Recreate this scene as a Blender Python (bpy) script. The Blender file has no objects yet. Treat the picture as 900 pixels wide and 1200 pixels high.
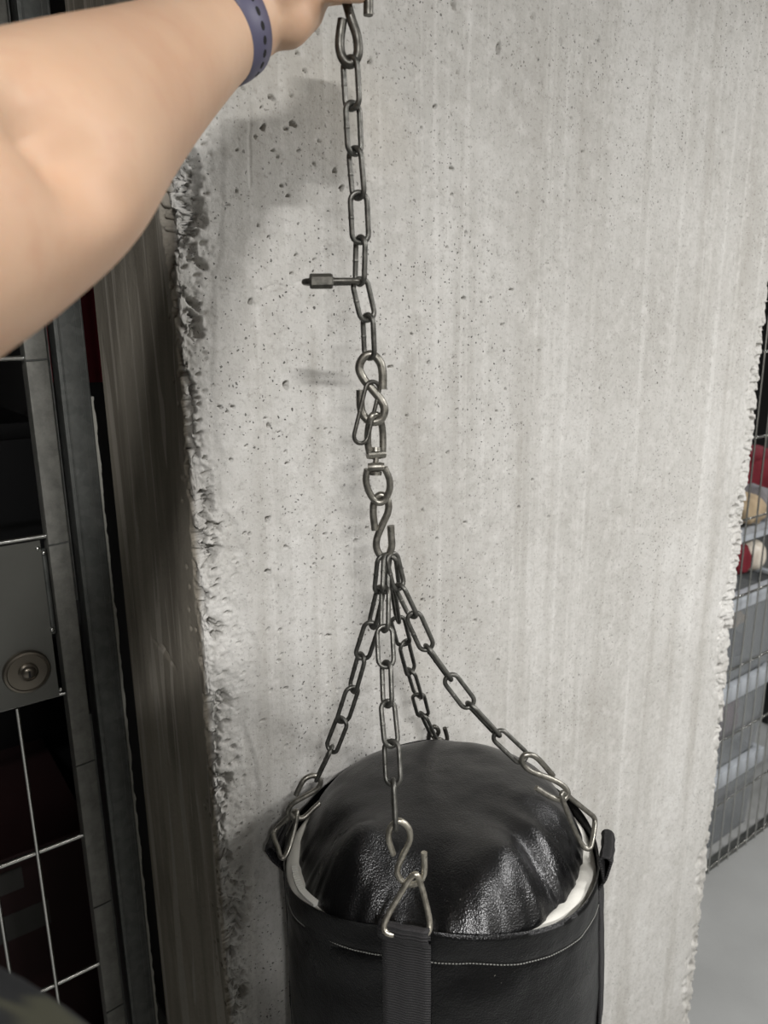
import bpy, bmesh, math, random
import numpy as np
from mathutils import Vector, Matrix
random.seed(7); rng = np.random.RandomState(11)
SC = bpy.context.scene
COL = SC.collection
R = math.radians

# ------------------------------------------------------------------ camera
F = 870.0; PITCH = R(13.8); YAW = R(36); ROLL = R(-0.66); H = 1.55
FW = np.array([math.sin(YAW)*math.cos(PITCH), math.cos(YAW)*math.cos(PITCH), -math.sin(PITCH)])
RT = np.array([math.cos(YAW), -math.sin(YAW), 0.0]); UP = np.cross(RT, FW)
RT, UP = RT*math.cos(ROLL)+UP*math.sin(ROLL), UP*math.cos(ROLL)-RT*math.sin(ROLL)
EYE = np.array([0, 0, H]); HD = np.array([math.sin(YAW), math.cos(YAW), 0]); HR = np.array([math.cos(YAW), -math.sin(YAW), 0])

def ray(px, py): return FW + RT*((px-450)/F) + UP*((600-py)/F)
def onY(px, py, Y): r = ray(px, py); return EYE + r*(Y/r[1])
def onX(px, py, X): r = ray(px, py); return EYE + r*(X/r[0])
def hp(px, py, f): r = ray(px, py); return EYE + r*(f/(r@HD))      # f = horizontal distance ahead of the camera
def atd(px, py, d): return EYE + ray(px, py)*d                      # d = depth along the optical axis
def view(lat, fwd, z): return HR*lat + HD*fwd + np.array([0, 0, z])  # room point from lateral / forward / height

cam = bpy.data.cameras.new('camera'); camo = bpy.data.objects.new('camera', cam); COL.objects.link(camo)
cam.sensor_fit = 'AUTO'; cam.sensor_width = 36; cam.lens = F/1200*36
m = Matrix.Identity(4)
for i in range(3):
    m[i][0] = RT[i]; m[i][1] = UP[i]; m[i][2] = -FW[i]; m[i][3] = EYE[i]
camo.matrix_world = m; cam.clip_start = 0.02
cam.dof.use_dof = True; cam.dof.focus_distance = 0.72; cam.dof.aperture_fstop = 8.5
SC.camera = camo

# ------------------------------------------------------------------ object helpers
def empty(name, loc=(0, 0, 0)):
    o = bpy.data.objects.new(name, None); COL.objects.link(o); o.location = Vector([float(v) for v in loc]); o.empty_display_size = 0.02
    return o
def tag(o, label=None, cat=None, group=None, kind=None):
    if label: o['label'] = label
    if cat: o['category'] = cat
    if group: o['group'] = group
    if kind: o['kind'] = kind
    return o
def link_mesh(name, me, mat, parent=None, smooth=True):
    o = bpy.data.objects.new(name, me); COL.objects.link(o)
    if mat: me.materials.append(mat)
    if smooth: me.polygons.foreach_set('use_smooth', [True]*len(me.polygons))
    if parent is not None:
        o.parent = parent
        off = np.zeros(3); p = parent
        while p is not None: off += np.array(p.location); p = p.parent
        me.transform(Matrix.Translation(Vector((-off).tolist())))
    return o
def rebase(o, loc=None):
    """put the origin of a top-level mesh at its base"""
    me = o.data
    co = np.empty(len(me.vertices)*3); me.vertices.foreach_get('co', co); co = co.reshape(-1, 3)
    c = np.array([(co[:, 0].min()+co[:, 0].max())/2, (co[:, 1].min()+co[:, 1].max())/2, co[:, 2].min()]) if loc is None else np.array(loc)
    me.transform(Matrix.Translation(Vector((-c).tolist()))); o.location = Vector(c.tolist()); return o

class MB:
    def __init__(self): self.v = []; self.f = []
    def add(self, vs, fs):
        n = len(self.v); self.v += [tuple(float(c) for c in v) for v in vs]; self.f += [tuple(i+n for i in f) for f in fs]; return self
    def box(self, lo, hi):
        x0, y0, z0 = lo; x1, y1, z1 = hi
        return self.add([(x0,y0,z0),(x1,y0,z0),(x1,y1,z0),(x0,y1,z0),(x0,y0,z1),(x1,y0,z1),(x1,y1,z1),(x0,y1,z1)],
                        [(0,3,2,1),(4,5,6,7),(0,1,5,4),(1,2,6,5),(2,3,7,6),(3,0,4,7)])
    def tube(self, pts, r, closed=False, n=12, cap=True, up=None):
        """round bar along a polyline; r is a number or one per point"""
        P = np.array(pts, float); N = len(P)
        rr = np.full(N, r) if np.isscalar(r) else np.array(r, float)
        T = np.zeros_like(P)
        for i in range(N):
            a = P[(i-1) % N] if (closed or i > 0) else P[i]; b = P[(i+1) % N] if (closed or i < N-1) else P[i]
            t = b-a; T[i] = t/(np.linalg.norm(t)+1e-12)
        u = np.array(up, float) if up is not None else (np.array([0, 0, 1.0]) if abs(T[0][2]) < 0.9 else np.array([1.0, 0, 0]))
        u = u-T[0]*(u@T[0]); u /= np.linalg.norm(u); rings = []
        U = []
        for i in range(N):
            u = u-T[i]*(u@T[i]); u /= np.linalg.norm(u); U.append(u.copy())
        if closed:                                   # spread the leftover twist
            u2 = U[-1]-T[0]*(U[-1]@T[0]); u2 /= np.linalg.norm(u2)
            ang = math.atan2(np.cross(u2, U[0])@T[0], u2@U[0])
            for i in range(N):
                a = ang*i/N; w = np.cross(T[i], U[i]); U[i] = U[i]*math.cos(a)+w*math.sin(a)
        vs = []
        for i in range(N):
            w = np.cross(T[i], U[i])
            for k in range(n):
                a = 2*math.pi*k/n; vs.append(P[i]+(U[i]*math.cos(a)+w*math.sin(a))*rr[i])
        fs = []
        for i in range(N if closed else N-1):
            j = (i+1) % N
            for k in range(n):
                l = (k+1) % n; fs.append((i*n+k, i*n+l, j*n+l, j*n+k))
        if not closed and cap:
            fs.append(tuple(reversed(range(n)))); fs.append(tuple((N-1)*n+k for k in range(n)))
        return self.add(vs, fs)
    def prism(self, a, b, r, sides=6, up=(0, 0, 1), r2=None):
        a = np.array(a, float); b = np.array(b, float); t = (b-a)/np.linalg.norm(b-a)
        L = np.linalg.norm(b-a); c = min(0.0012, L*.2)
        return self.tube([a, a+t*c, b-t*c, b], [r*.86, r, r, r*.86], n=sides, up=up)
    def mesh(self, name):
        me = bpy.data.meshes.new(name); me.from_pydata(self.v, [], self.f); me.update(); return me
    def build(self, name, mat, parent=None, smooth=True, bevel=0):
        me = self.mesh(name)
        if bevel:
            bm = bmesh.new(); bm.from_mesh(me)
            bmesh.ops.bevel(bm, geom=bm.edges[:], offset=bevel, segments=2, affect='EDGES', profile=.6)
            bm.to_mesh(me); bm.free()
        o = link_mesh(name, me, mat, parent, smooth)
        sharp(me, 35 if (bevel or not smooth) else 58)
        return o
def sharp(me, deg=35):
    try: me.set_sharp_from_angle(angle=R(deg))
    except Exception: pass

def spline(pts, n=8, closed=False):
    P = np.array(pts, float); N = len(P); out = []
    for i in range(N if closed else N-1):
        g = (lambda k: P[k % N]) if closed else (lambda k: P[min(max(k, 0), N-1)])
        p0, p1, p2, p3 = g(i-1), g(i), g(i+1), g(i+2)
        for k in range(n):
            t = k/n
            out.append(.5*((2*p1)+(-p0+p2)*t+(2*p0-5*p1+4*p2-p3)*t*t+(-p0+3*p1-3*p2+p3)*t**3))
    if not closed: out.append(P[-1])
    return np.array(out)

# ------------------------------------------------------------------ numpy noise
def _hash(ix, iy, s):
    h = (ix.astype(np.int64)*374761393 + iy.astype(np.int64)*668265263 + s*1274126177) & 0xffffffff
    h = ((h ^ (h >> 13))*1274126177) & 0xffffffff; h = (h ^ (h >> 16)) & 0xffffffff
    return h/4294967295.0
def vnoise(x, y, s=0):
    ix = np.floor(x); iy = np.floor(y); fx = x-ix; fy = y-iy
    ux = fx*fx*(3-2*fx); uy = fy*fy*(3-2*fy)
    a = _hash(ix, iy, s); b = _hash(ix+1, iy, s); c = _hash(ix, iy+1, s); d = _hash(ix+1, iy+1, s)
    return (a*(1-ux)+b*ux)*(1-uy)+(c*(1-ux)+d*ux)*uy
def fbm(x, y, s=0, o=4):
    t = 0; amp = .5
    for k in range(o): t = t+amp*vnoise(x*2**k, y*2**k, s+17*k); amp *= .5
    return t/(1-.5**o)
def voro(x, y, s=0):
    ix = np.floor(x); iy = np.floor(y); F1 = np.full(x.shape, 9.0); F2 = np.full(x.shape, 9.0); val = np.zeros(x.shape)
    gx = np.zeros(x.shape); gy = np.zeros(x.shape)
    for dx in (-1, 0, 1):
        for dy in (-1, 0, 1):
            cx = ix+dx; cy = iy+dy
            px = cx+_hash(cx, cy, s); py = cy+_hash(cx, cy, s+5)
            d = np.hypot(x-px, y-py); v = _hash(cx, cy, s+9)
            near = d < F1
            F2 = np.where(near, F1, np.minimum(F2, d)); val = np.where(near, v, val)
            gx = np.where(near, x-px, gx); gy = np.where(near, y-py, gy); F1 = np.where(near, d, F1)
    return F1, F2, val, gx, gy
def sstep(a, b, x):
    t = np.clip((x-a)/(b-a), 0, 1); return t*t*(3-2*t)

# ------------------------------------------------------------------ materials
def lin(c):
    c = np.array(c, float)/255; return tuple(np.where(c <= .04045, c/12.92, ((c+.055)/1.055)**2.4))+(1,)
class NT:
    def __init__(self, name):
        self.m = bpy.data.materials.new(name); self.m.use_nodes = True; self.t = self.m.node_tree; self.t.nodes.clear()
        self.out = self.n('ShaderNodeOutputMaterial'); self.b = self.n('ShaderNodeBsdfPrincipled'); self.l(self.b.outputs[0], self.out.inputs[0])
        self.co = self.n('ShaderNodeTexCoord').outputs['Object']
    def n(self, t, **k):
        n = self.t.nodes.new(t)
        for a, v in k.items(): setattr(n, a, v)
        return n
    def l(self, a, b): self.t.links.new(a, b)
    def scale(self, s):
        n = self.n('ShaderNodeMapping'); self.l(self.co, n.inputs[0]); n.inputs['Scale'].default_value = s; return n.outputs[0]
    def noise(self, sc, det=4, rough=.55, v=None, dist=0):
        n = self.n('ShaderNodeTexNoise'); n.inputs['Scale'].default_value = sc; n.inputs['Detail'].default_value = det
        n.inputs['Roughness'].default_value = rough; n.inputs['Distortion'].default_value = dist
        self.l(v if v is not None else self.co, n.inputs[0]); return n.outputs['Fac']
    def voro(self, sc, v=None, feat='F1', rnd=1):
        n = self.n('ShaderNodeTexVoronoi', feature=feat); n.inputs['Scale'].default_value = sc; n.inputs['Randomness'].default_value = rnd
        self.l(v if v is not None else self.co, n.inputs[0]); return n
    def ramp(self, f, stops):
        n = self.n('ShaderNodeValToRGB'); e = n.color_ramp.elements
        while len(e) < len(stops): e.new(.5)
        for i, (p, c) in enumerate(stops):
            e[i].position = p; e[i].color = c if len(c) == 4 else tuple(c)+(1,)
        self.l(f, n.inputs[0]); return n.outputs[0]
    def g(self, f, a, b):
        n = self.n('ShaderNodeMapRange'); n.inputs[1].default_value = a; n.inputs[2].default_value = b; self.l(f, n.inputs[0]); return n.outputs[0]
    def mr(self, f, a, b, c, d):
        n = self.n('ShaderNodeMapRange'); 
        for i, v in enumerate((a, b, c, d)): n.inputs[1+i].default_value = v
        self.l(f, n.inputs[0]); return n.outputs[0]
    def mix(self, f, a, b, mode='MIX'):
        n = self.n('ShaderNodeMix', data_type='RGBA', blend_type=mode)
        for s, v in ((n.inputs[0], f), (n.inputs[6], a), (n.inputs[7], b)):
            if hasattr(v, 'node'): self.l(v, s)
            else: s.default_value = v
        return n.outputs[2]
    def math(self, op, a, b=0):
        n = self.n('ShaderNodeMath', operation=op)
        for s, v in ((n.inputs[0], a), (n.inputs[1], b)):
            if hasattr(v, 'node'): self.l(v, s)
            else: s.default_value = v
        return n.outputs[0]
    def bump(self, h, strength=.5, dist=.001, prev=None):
        n = self.n('ShaderNodeBump'); n.inputs['Strength'].default_value = strength; n.inputs['Distance'].default_value = dist
        self.l(h, n.inputs['Height'])
        if prev is not None: self.l(prev, n.inputs['Normal'])
        self.l(n.outputs[0], self.b.inputs['Normal']); return n.outputs[0]
    def set(self, **k):
        for a, v in k.items():
            s = self.b.inputs[a.replace('_', ' ')]
            if hasattr(v, 'node'): self.l(v, s)
            else: s.default_value = v
        return self

def plain(name, c, rough=.6, metal=0, bumpsc=None, bumpd=.0005, var=.12):
    t = NT(name); c = lin(c); d = tuple(v*(1-var*2) for v in c[:3])+(1,)
    t.set(Base_Color=t.mix(t.noise(14, 5), d, c), Roughness=rough, Metallic=metal)
    if bumpsc: t.bump(t.noise(bumpsc, 3), .6, bumpd)
    return t.m

def concrete():
    t = NT('cast_concrete')
    big = t.noise(3.0, 5, .6); mott = t.noise(24, 5, .6); fine = t.noise(260, 3, .6)
    st = t.noise(5.0, 5, .6, t.scale((4.0, 4.0, .22)), .3); st2 = t.noise(9, 4, .6, t.scale((7, 7, .12)))
    c = t.mix(t.mr(big, .3, .7, 0, 1), lin((168, 166, 160)), lin((201, 200, 196)))
    c = t.mix(t.mr(mott, .35, .7, 0, .45), c, lin((166, 163, 157)))
    c = t.mix(t.mr(st, .50, .72, 0, .48), c, lin((146, 142, 133)))
    c = t.mix(t.mr(st2, .54, .72, 0, .34), c, lin((214, 213, 209)))
    c = t.mix(t.mr(fine, .55, .75, 0, .5), c, lin((116, 112, 105)))
    c = t.mix(t.mr(t.noise(2.2, 2), .64, .74, 0, .14), c, lin((192, 178, 155)))
    c = t.mix(t.mr(t.noise(75, 6, .7), .48, .72, 0, .42), c, lin((146, 143, 136))); c = t.mix(t.mr(t.noise(48, 6, .7), .52, .74, 0, .4), c, lin((216, 215, 211)))
    # left flank: cement slurry runs
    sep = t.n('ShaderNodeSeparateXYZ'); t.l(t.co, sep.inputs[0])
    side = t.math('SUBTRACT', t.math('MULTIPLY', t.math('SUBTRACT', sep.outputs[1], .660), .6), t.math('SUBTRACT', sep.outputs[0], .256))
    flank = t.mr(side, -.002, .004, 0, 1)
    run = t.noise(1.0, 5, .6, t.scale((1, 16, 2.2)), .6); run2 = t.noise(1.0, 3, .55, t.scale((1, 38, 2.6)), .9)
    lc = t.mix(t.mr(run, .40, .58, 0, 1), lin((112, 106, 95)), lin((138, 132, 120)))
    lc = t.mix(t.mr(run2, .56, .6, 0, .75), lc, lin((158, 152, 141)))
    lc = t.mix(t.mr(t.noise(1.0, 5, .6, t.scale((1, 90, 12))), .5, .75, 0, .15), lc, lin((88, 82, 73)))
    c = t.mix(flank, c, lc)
    # small air holes, their shaded insides painted into the base colour
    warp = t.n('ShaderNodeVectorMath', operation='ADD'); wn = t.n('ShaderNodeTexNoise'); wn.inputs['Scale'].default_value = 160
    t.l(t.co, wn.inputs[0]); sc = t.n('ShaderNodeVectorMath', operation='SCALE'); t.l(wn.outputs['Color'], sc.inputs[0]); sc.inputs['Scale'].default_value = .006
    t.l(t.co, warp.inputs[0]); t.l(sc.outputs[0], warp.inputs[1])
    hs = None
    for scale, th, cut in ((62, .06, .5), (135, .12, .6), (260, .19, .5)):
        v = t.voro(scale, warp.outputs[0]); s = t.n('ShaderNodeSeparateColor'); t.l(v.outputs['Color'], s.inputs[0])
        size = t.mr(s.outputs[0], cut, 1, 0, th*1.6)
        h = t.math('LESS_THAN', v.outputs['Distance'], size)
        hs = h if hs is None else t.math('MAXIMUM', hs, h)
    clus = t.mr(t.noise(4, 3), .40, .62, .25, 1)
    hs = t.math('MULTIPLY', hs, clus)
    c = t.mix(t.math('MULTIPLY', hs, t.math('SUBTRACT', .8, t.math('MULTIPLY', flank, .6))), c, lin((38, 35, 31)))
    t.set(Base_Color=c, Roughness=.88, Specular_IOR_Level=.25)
    b = t.bump(t.noise(420, 4, .7), .35, .0012)
    b = t.bump(t.noise(70, 5, .65), .35, .004, b)
    t.bump(t.math('MULTIPLY', hs, -1), .7, .0015, b)
    return t.m

def steel(name, c0, c1, rough=.42, metal=.9, rust=0):
    t = NT(name)
    c = t.mix(t.mr(t.noise(160, 4), .3, .7, 0, 1), lin(c0), lin(c1))
    c = t.mix(t.mr(t.noise(420, 3), .6, .72, 0, .6), c, lin((60, 56, 50)))
    if rust: c = t.mix(t.mr(t.noise(60, 4), .58, .75, 0, rust), c, lin((92, 66, 45)))
    t.set(Base_Color=c, Metallic=metal, Roughness=t.mr(t.noise(220, 3), .3, .7, rough-.08, rough+.14))
    t.bump(t.noise(700, 2), .25, .0003)
    return t.m

def clean_steel(name, c, rough):
    t = NT(name); t.set(Base_Color=t.mix(t.noise(20, 2), lin(c), lin(tuple(int(v*.9) for v in c))), Metallic=1, Roughness=rough); return t.m

def galvanized(name, c0, c1):
    t = NT(name)
    v = t.voro(95); s = t.n('ShaderNodeSeparateColor'); t.l(v.outputs['Color'], s.inputs[0])
    c = t.mix(t.mr(t.noise(45, 6, .7), .3, .7, 0, 1), lin(c0), lin(c1)); c = t.mix(t.math('MULTIPLY', s.outputs[0], .07), c, lin((172, 172, 166)))
    c = t.mix(t.mr(t.noise(1, 4, .6, t.scale((60, 60, 9)), .4), .45, .75, 0, .5), c, lin((84, 84, 80)))
    t.set(Base_Color=c, Metallic=.55, Roughness=.55)
    t.bump(t.noise(120, 4), .25, .001); return t.m

def leather(name='black_vinyl_leather', spec=.5, dark=1.0):
    t = NT(name)
    grain = t.voro(620, None, 'F1'); g2 = t.voro(1150, None, 'F1')
    dust = t.mr(t.noise(26, 6, .7), .5, .8, 0, .30)
    c = t.mix(dust, lin((10*dark, 10*dark, 11*dark)), lin((27*dark, 27*dark, 27*dark)))
    sp = t.mr(t.noise(330, 2), .735, .76, 0, .8); c = t.mix(t.math('MULTIPLY', sp, t.mr(t.noise(17, 2), .5, .6, 0, 1)), c, lin((120, 118, 112)))
    t.set(Base_Color=c, Roughness=t.mr(t.noise(22, 5), .3, .7, .25, .40), Specular_IOR_Level=spec)
    b = t.bump(grain.outputs['Distance'], .26, .0010); b = t.bump(g2.outputs['Distance'], .2, .0006, b)
    t.bump(t.noise(34, 4), .25, .006, b); return t.m

def webbing():
    t = NT('black_nylon_webbing')
    w = t.n('ShaderNodeTexWave', wave_type='BANDS', bands_direction='Z'); w.inputs['Scale'].default_value = 130; w.inputs['Distortion'].default_value = .6
    t.l(t.co, w.inputs[0])
    c = t.mix(w.outputs['Fac'], lin((9, 9, 10)), lin((33, 31, 32)))
    t.set(Base_Color=c, Roughness=.75); t.bump(w.outputs['Fac'], .9, .0012, t.bump(t.noise(900, 2), .5, .0006)); return t.m

def skin():
    t = NT('skin')
    c = t.mix(t.mr(t.noise(14, 4), .3, .7, 0, 1), lin((186, 150, 123)), lin((198, 166, 139)))
    c = t.mix(t.mr(t.noise(55, 3), .55, .75, 0, .3), c, lin((180, 136, 110)))
    t.set(Base_Color=c, Roughness=.52, Subsurface_Weight=.25, Subsurface_Radius=(.9, .4, .2), Subsurface_Scale=.006, Specular_IOR_Level=.35)
    t.bump(t.noise(520, 3), .14, .0006); return t.m

def shirt_mat():
    t = NT('dark_print_fabric')
    c = t.mix(t.mr(t.noise(16, 2, .5, None, 1.2), .52, .56, 0, 1), lin((15, 18, 22)), lin((30, 32, 32)))
    c = t.mix(t.mr(t.noise(11, 2, .5, t.scale((1.3, 1, .8)), .8), .60, .64, 0, 1), c, lin((70, 70, 54)))
    t.set(Base_Color=c, Roughness=.9); t.bump(t.noise(900, 2), .5, .0006); return t.m

def floor_mat():
    t = NT('grey_floor_paint')
    c = t.mix(t.mr(t.noise(3, 5), .3, .7, 0, 1), lin((136, 137, 135)), lin((150, 151, 149)))
    c = t.mix(t.mr(t.noise(300, 2), .6, .75, 0, .35), c, lin((118, 118, 115)))
    t.set(Base_Color=c, Roughness=.6); t.bump(t.noise(350, 3), .3, .0008); return t.m

def clear_plastic(name, c, alpha=.45):
    t = NT(name); t.set(Base_Color=lin(c), Roughness=.3, Alpha=alpha, Specular_IOR_Level=.5); t.bump(t.noise(40, 2), .1, .002); return t.m

M = dict(hair=plain('dark_brown_hair', (40, 30, 24), .6, 0, 600, .001),
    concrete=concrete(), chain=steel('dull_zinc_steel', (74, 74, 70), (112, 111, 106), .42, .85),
    hook=steel('worn_hook_steel', (112, 110, 103), (150, 147, 138), .38, .9), bright=steel('bright_hook_steel', (150, 146, 134), (192, 187, 174), .36, .9),
    dark=steel('dark_hook_steel', (66, 65, 61), (100, 98, 92), .42, .85),
    galv=galvanized('galvanized_steel', (88, 88, 83), (122, 121, 115)), galvd=galvanized('dull_galvanized_steel', (64, 66, 64), (84, 86, 83)),
    wire=clean_steel('zinc_wire', (200, 200, 196), .27), plate=plain('brushed_zinc_plate', (98, 98, 93), .45, .6, 240, .0003),
    rosette=plain('nickel_rosette', (112, 106, 96), .3, .85), black=plain('black_void', (6, 6, 6), .8),
    leather=leather('black_vinyl_leather', .6, .8), vinyl=leather('black_vinyl_shell', .22, .55), webbing=webbing(), skin=skin(), shirt=shirt_mat(), floor=floor_mat(),
    white=plain('white_liner_cloth', (216, 214, 205), .85, 0, 380, .0006, .08), zip=plain('white_zipper_teeth', (225, 224, 216), .4),
    stitch=plain('dark_stitch_thread', (120, 120, 115), .8), strap=plain('mauve_silicone_strap', (80, 78, 100), .5, 0, None, 0, .03), nail=plain('nail', (222, 180, 160), .35),
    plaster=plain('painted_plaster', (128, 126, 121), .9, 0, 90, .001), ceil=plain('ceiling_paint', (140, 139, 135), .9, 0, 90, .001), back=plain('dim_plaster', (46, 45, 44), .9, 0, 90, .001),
    foam=plain('expanding_foam', (150, 149, 140), .9, 0, 200, .002), red=plain('red_cardboard', (36, 5, 6), .7), paper=plain('grey_paper_label', (62, 61, 58), .8),
    redfab=plain('red_fabric', (112, 20, 34), .85), helmet=plain('cream_shell', (214, 205, 190), .35), clear=clear_plastic('clear_grey_plastic', (150, 154, 156), .34),
    lid=plain('pale_plastic_rim', (176, 181, 186), .4), tan=plain('tan_cloth', (178, 158, 128), .9, 0, 60, .004), bluec=plain('navy_cloth', (52, 58, 84), .9, 0, 60, .004),
    greyc=plain('grey_cloth', (128, 126, 128), .9, 0, 60, .004), mauve=plain('mauve_cloth', (126, 96, 104), .9, 0, 60, .004), blackp=plain('black_plastic', (14, 14, 15), .4), darkcloth=plain('charcoal_cloth', (52, 53, 62), .9, 0, 60, .004))

# ------------------------------------------------------------------ the concrete pier (front wall), displaced in geometry
XL, XR, YF, YB, CEIL = .256, 1.281, .660, .915, 2.45
EDGE = [(335, 205), (435, 215), (510, 219), (590, 225), (650, 230), (722, 237), (795, 242), (895, 247), (982, 250), (1038, 255), (1115, 264), (1195, 268)]
BND = [(150, 262), (285, 262), (330, 252), (465, 251), (527, 260), (590, 259), (615, 280), (665, 290), (702, 285), (735, 292), (757, 304), (795, 300), (825, 287), (850, 285), (900, 302), (960, 303), (1050, 296), (1200, 300)]
bz = np.array([onY(x, y, YF)[2] for y, x in BND])[::-1]; be = np.array([onY(x, y, YF)[0]-XL for y, x in BND])[::-1]

PORES = []
def pores(sc, ox, oy, lst):
    for q in lst:
        x, y = q[0]/sc+ox, q[1]/sc+oy; s = q[2] if len(q) > 2 else 1.0; el = q[3] if len(q) > 3 else 1.0
        p = onY(x, y, YF); PORES.append((p[0], p[2], .00088*s+.00028, el))
pores(2.143, 480, 0, [(110,12,2.2,1.5),(308,43,2),(222,122,3,1.5),(143,92),(320,150,2,.6),(52,112,1.3),(120,183,1.3),(253,90),(380,103,1.2),(450,145,1.3),(475,100,2),(330,207),(262,227,1.1),(193,232),(63,267,1.8),(405,297,1.1),(30,321),(105,422,2.2,.8),(434,381,1.1),(390,467),(105,488),(141,584,1.2),(94,620),(185,684),(136,748,1.8),(256,727,2.2,.5),(203,748,1.1),(181,760,1.1),(232,815,1.6,.7),(343,663),(270,485),(726,203,1.3),(873,177),(830,110),(833,545,1.2),(890,303)])
pores(2.143, 480, 400, [(325,24,1.6),(47,52,1.3),(240,121,1.4),(108,42),(118,171,1.2),(280,205,1.2),(218,175,1.1),(308,348,1.5),(436,330,1.7,.8),(273,418,1.6),(348,441,1.5),(140,455,2.3,.6),(67,495,1.5,.7),(32,425,1.2),(554,382,1.3),(527,418),(425,527,1.1),(208,657,1.8,.6),(163,701,1.5),(222,800,2.2,.6),(503,743,1.2),(605,860,1.2),(648,804),(605,742),(30,650,1.3),(57,646,1.2)])
pores(1.875, 0, 0, [(812,135,1.7),(597,214,2.3,.9),(643,272,2.4),(578,280,1.8,1.3),(670,155,1.4),(653,117,1.3),(628,283,1.4),(697,67,1.8),(735,375,1.8,.9),(750,413,2,1.1),(632,430,1.2),(550,663,1.6,1.3),(618,408),(567,495),(560,300),(520,330),(600,330),(610,345),(575,235),(535,195),(640,210),(700,310),(690,360),(655,330),(520,420),(500,450),(590,520),(650,560),(690,570,1.2),(640,600)])
pores(6, 370, 380, [(520,297,2.4,.6),(795,270,1.5),(640,645,1.3),(676,70,1.3),(478,215),(70,735),(100,765),(885,345),(805,985)])
pores(6, 380, 520, [(218,683,1.8),(690,472,1.7),(790,668,1.9,.6),(300,592,1.2),(5,637,1.2),(160,725),(865,62,1.2)])
pores(3.75, 360, 640, [(95,392,2.6,.5),(170,370,1.9,.6),(510,237,1.3),(550,232),(738,327,1.5),(838,503,2,.5),(815,248,1.7,.6),(137,630,1.4),(300,630),(392,707),(280,520),(30,80),(60,390),(90,600),(235,345,1.8,.5)])
pores(4, 120, 440, [(860,45,2.8,1.2),(778,235,1.9),(775,675,2.7),(778,920,2.6),(552,148,1.4),(612,147,1.3),(665,740,1.3),(690,742,1.3),(860,805,1.4),(603,397,1.3),(865,413,1.3),(765,200),(830,265),(585,170),(675,330),(860,355),(635,885,1.2)])
pores(4, 140, 720, [(670,497,1.6),(848,357,1.6,.7),(695,72,1.5),(752,72,1.4),(780,617,1.4),(705,930,3.4,.55),(760,185),(745,215),(710,355),(780,345,1.6,.8)])

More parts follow.
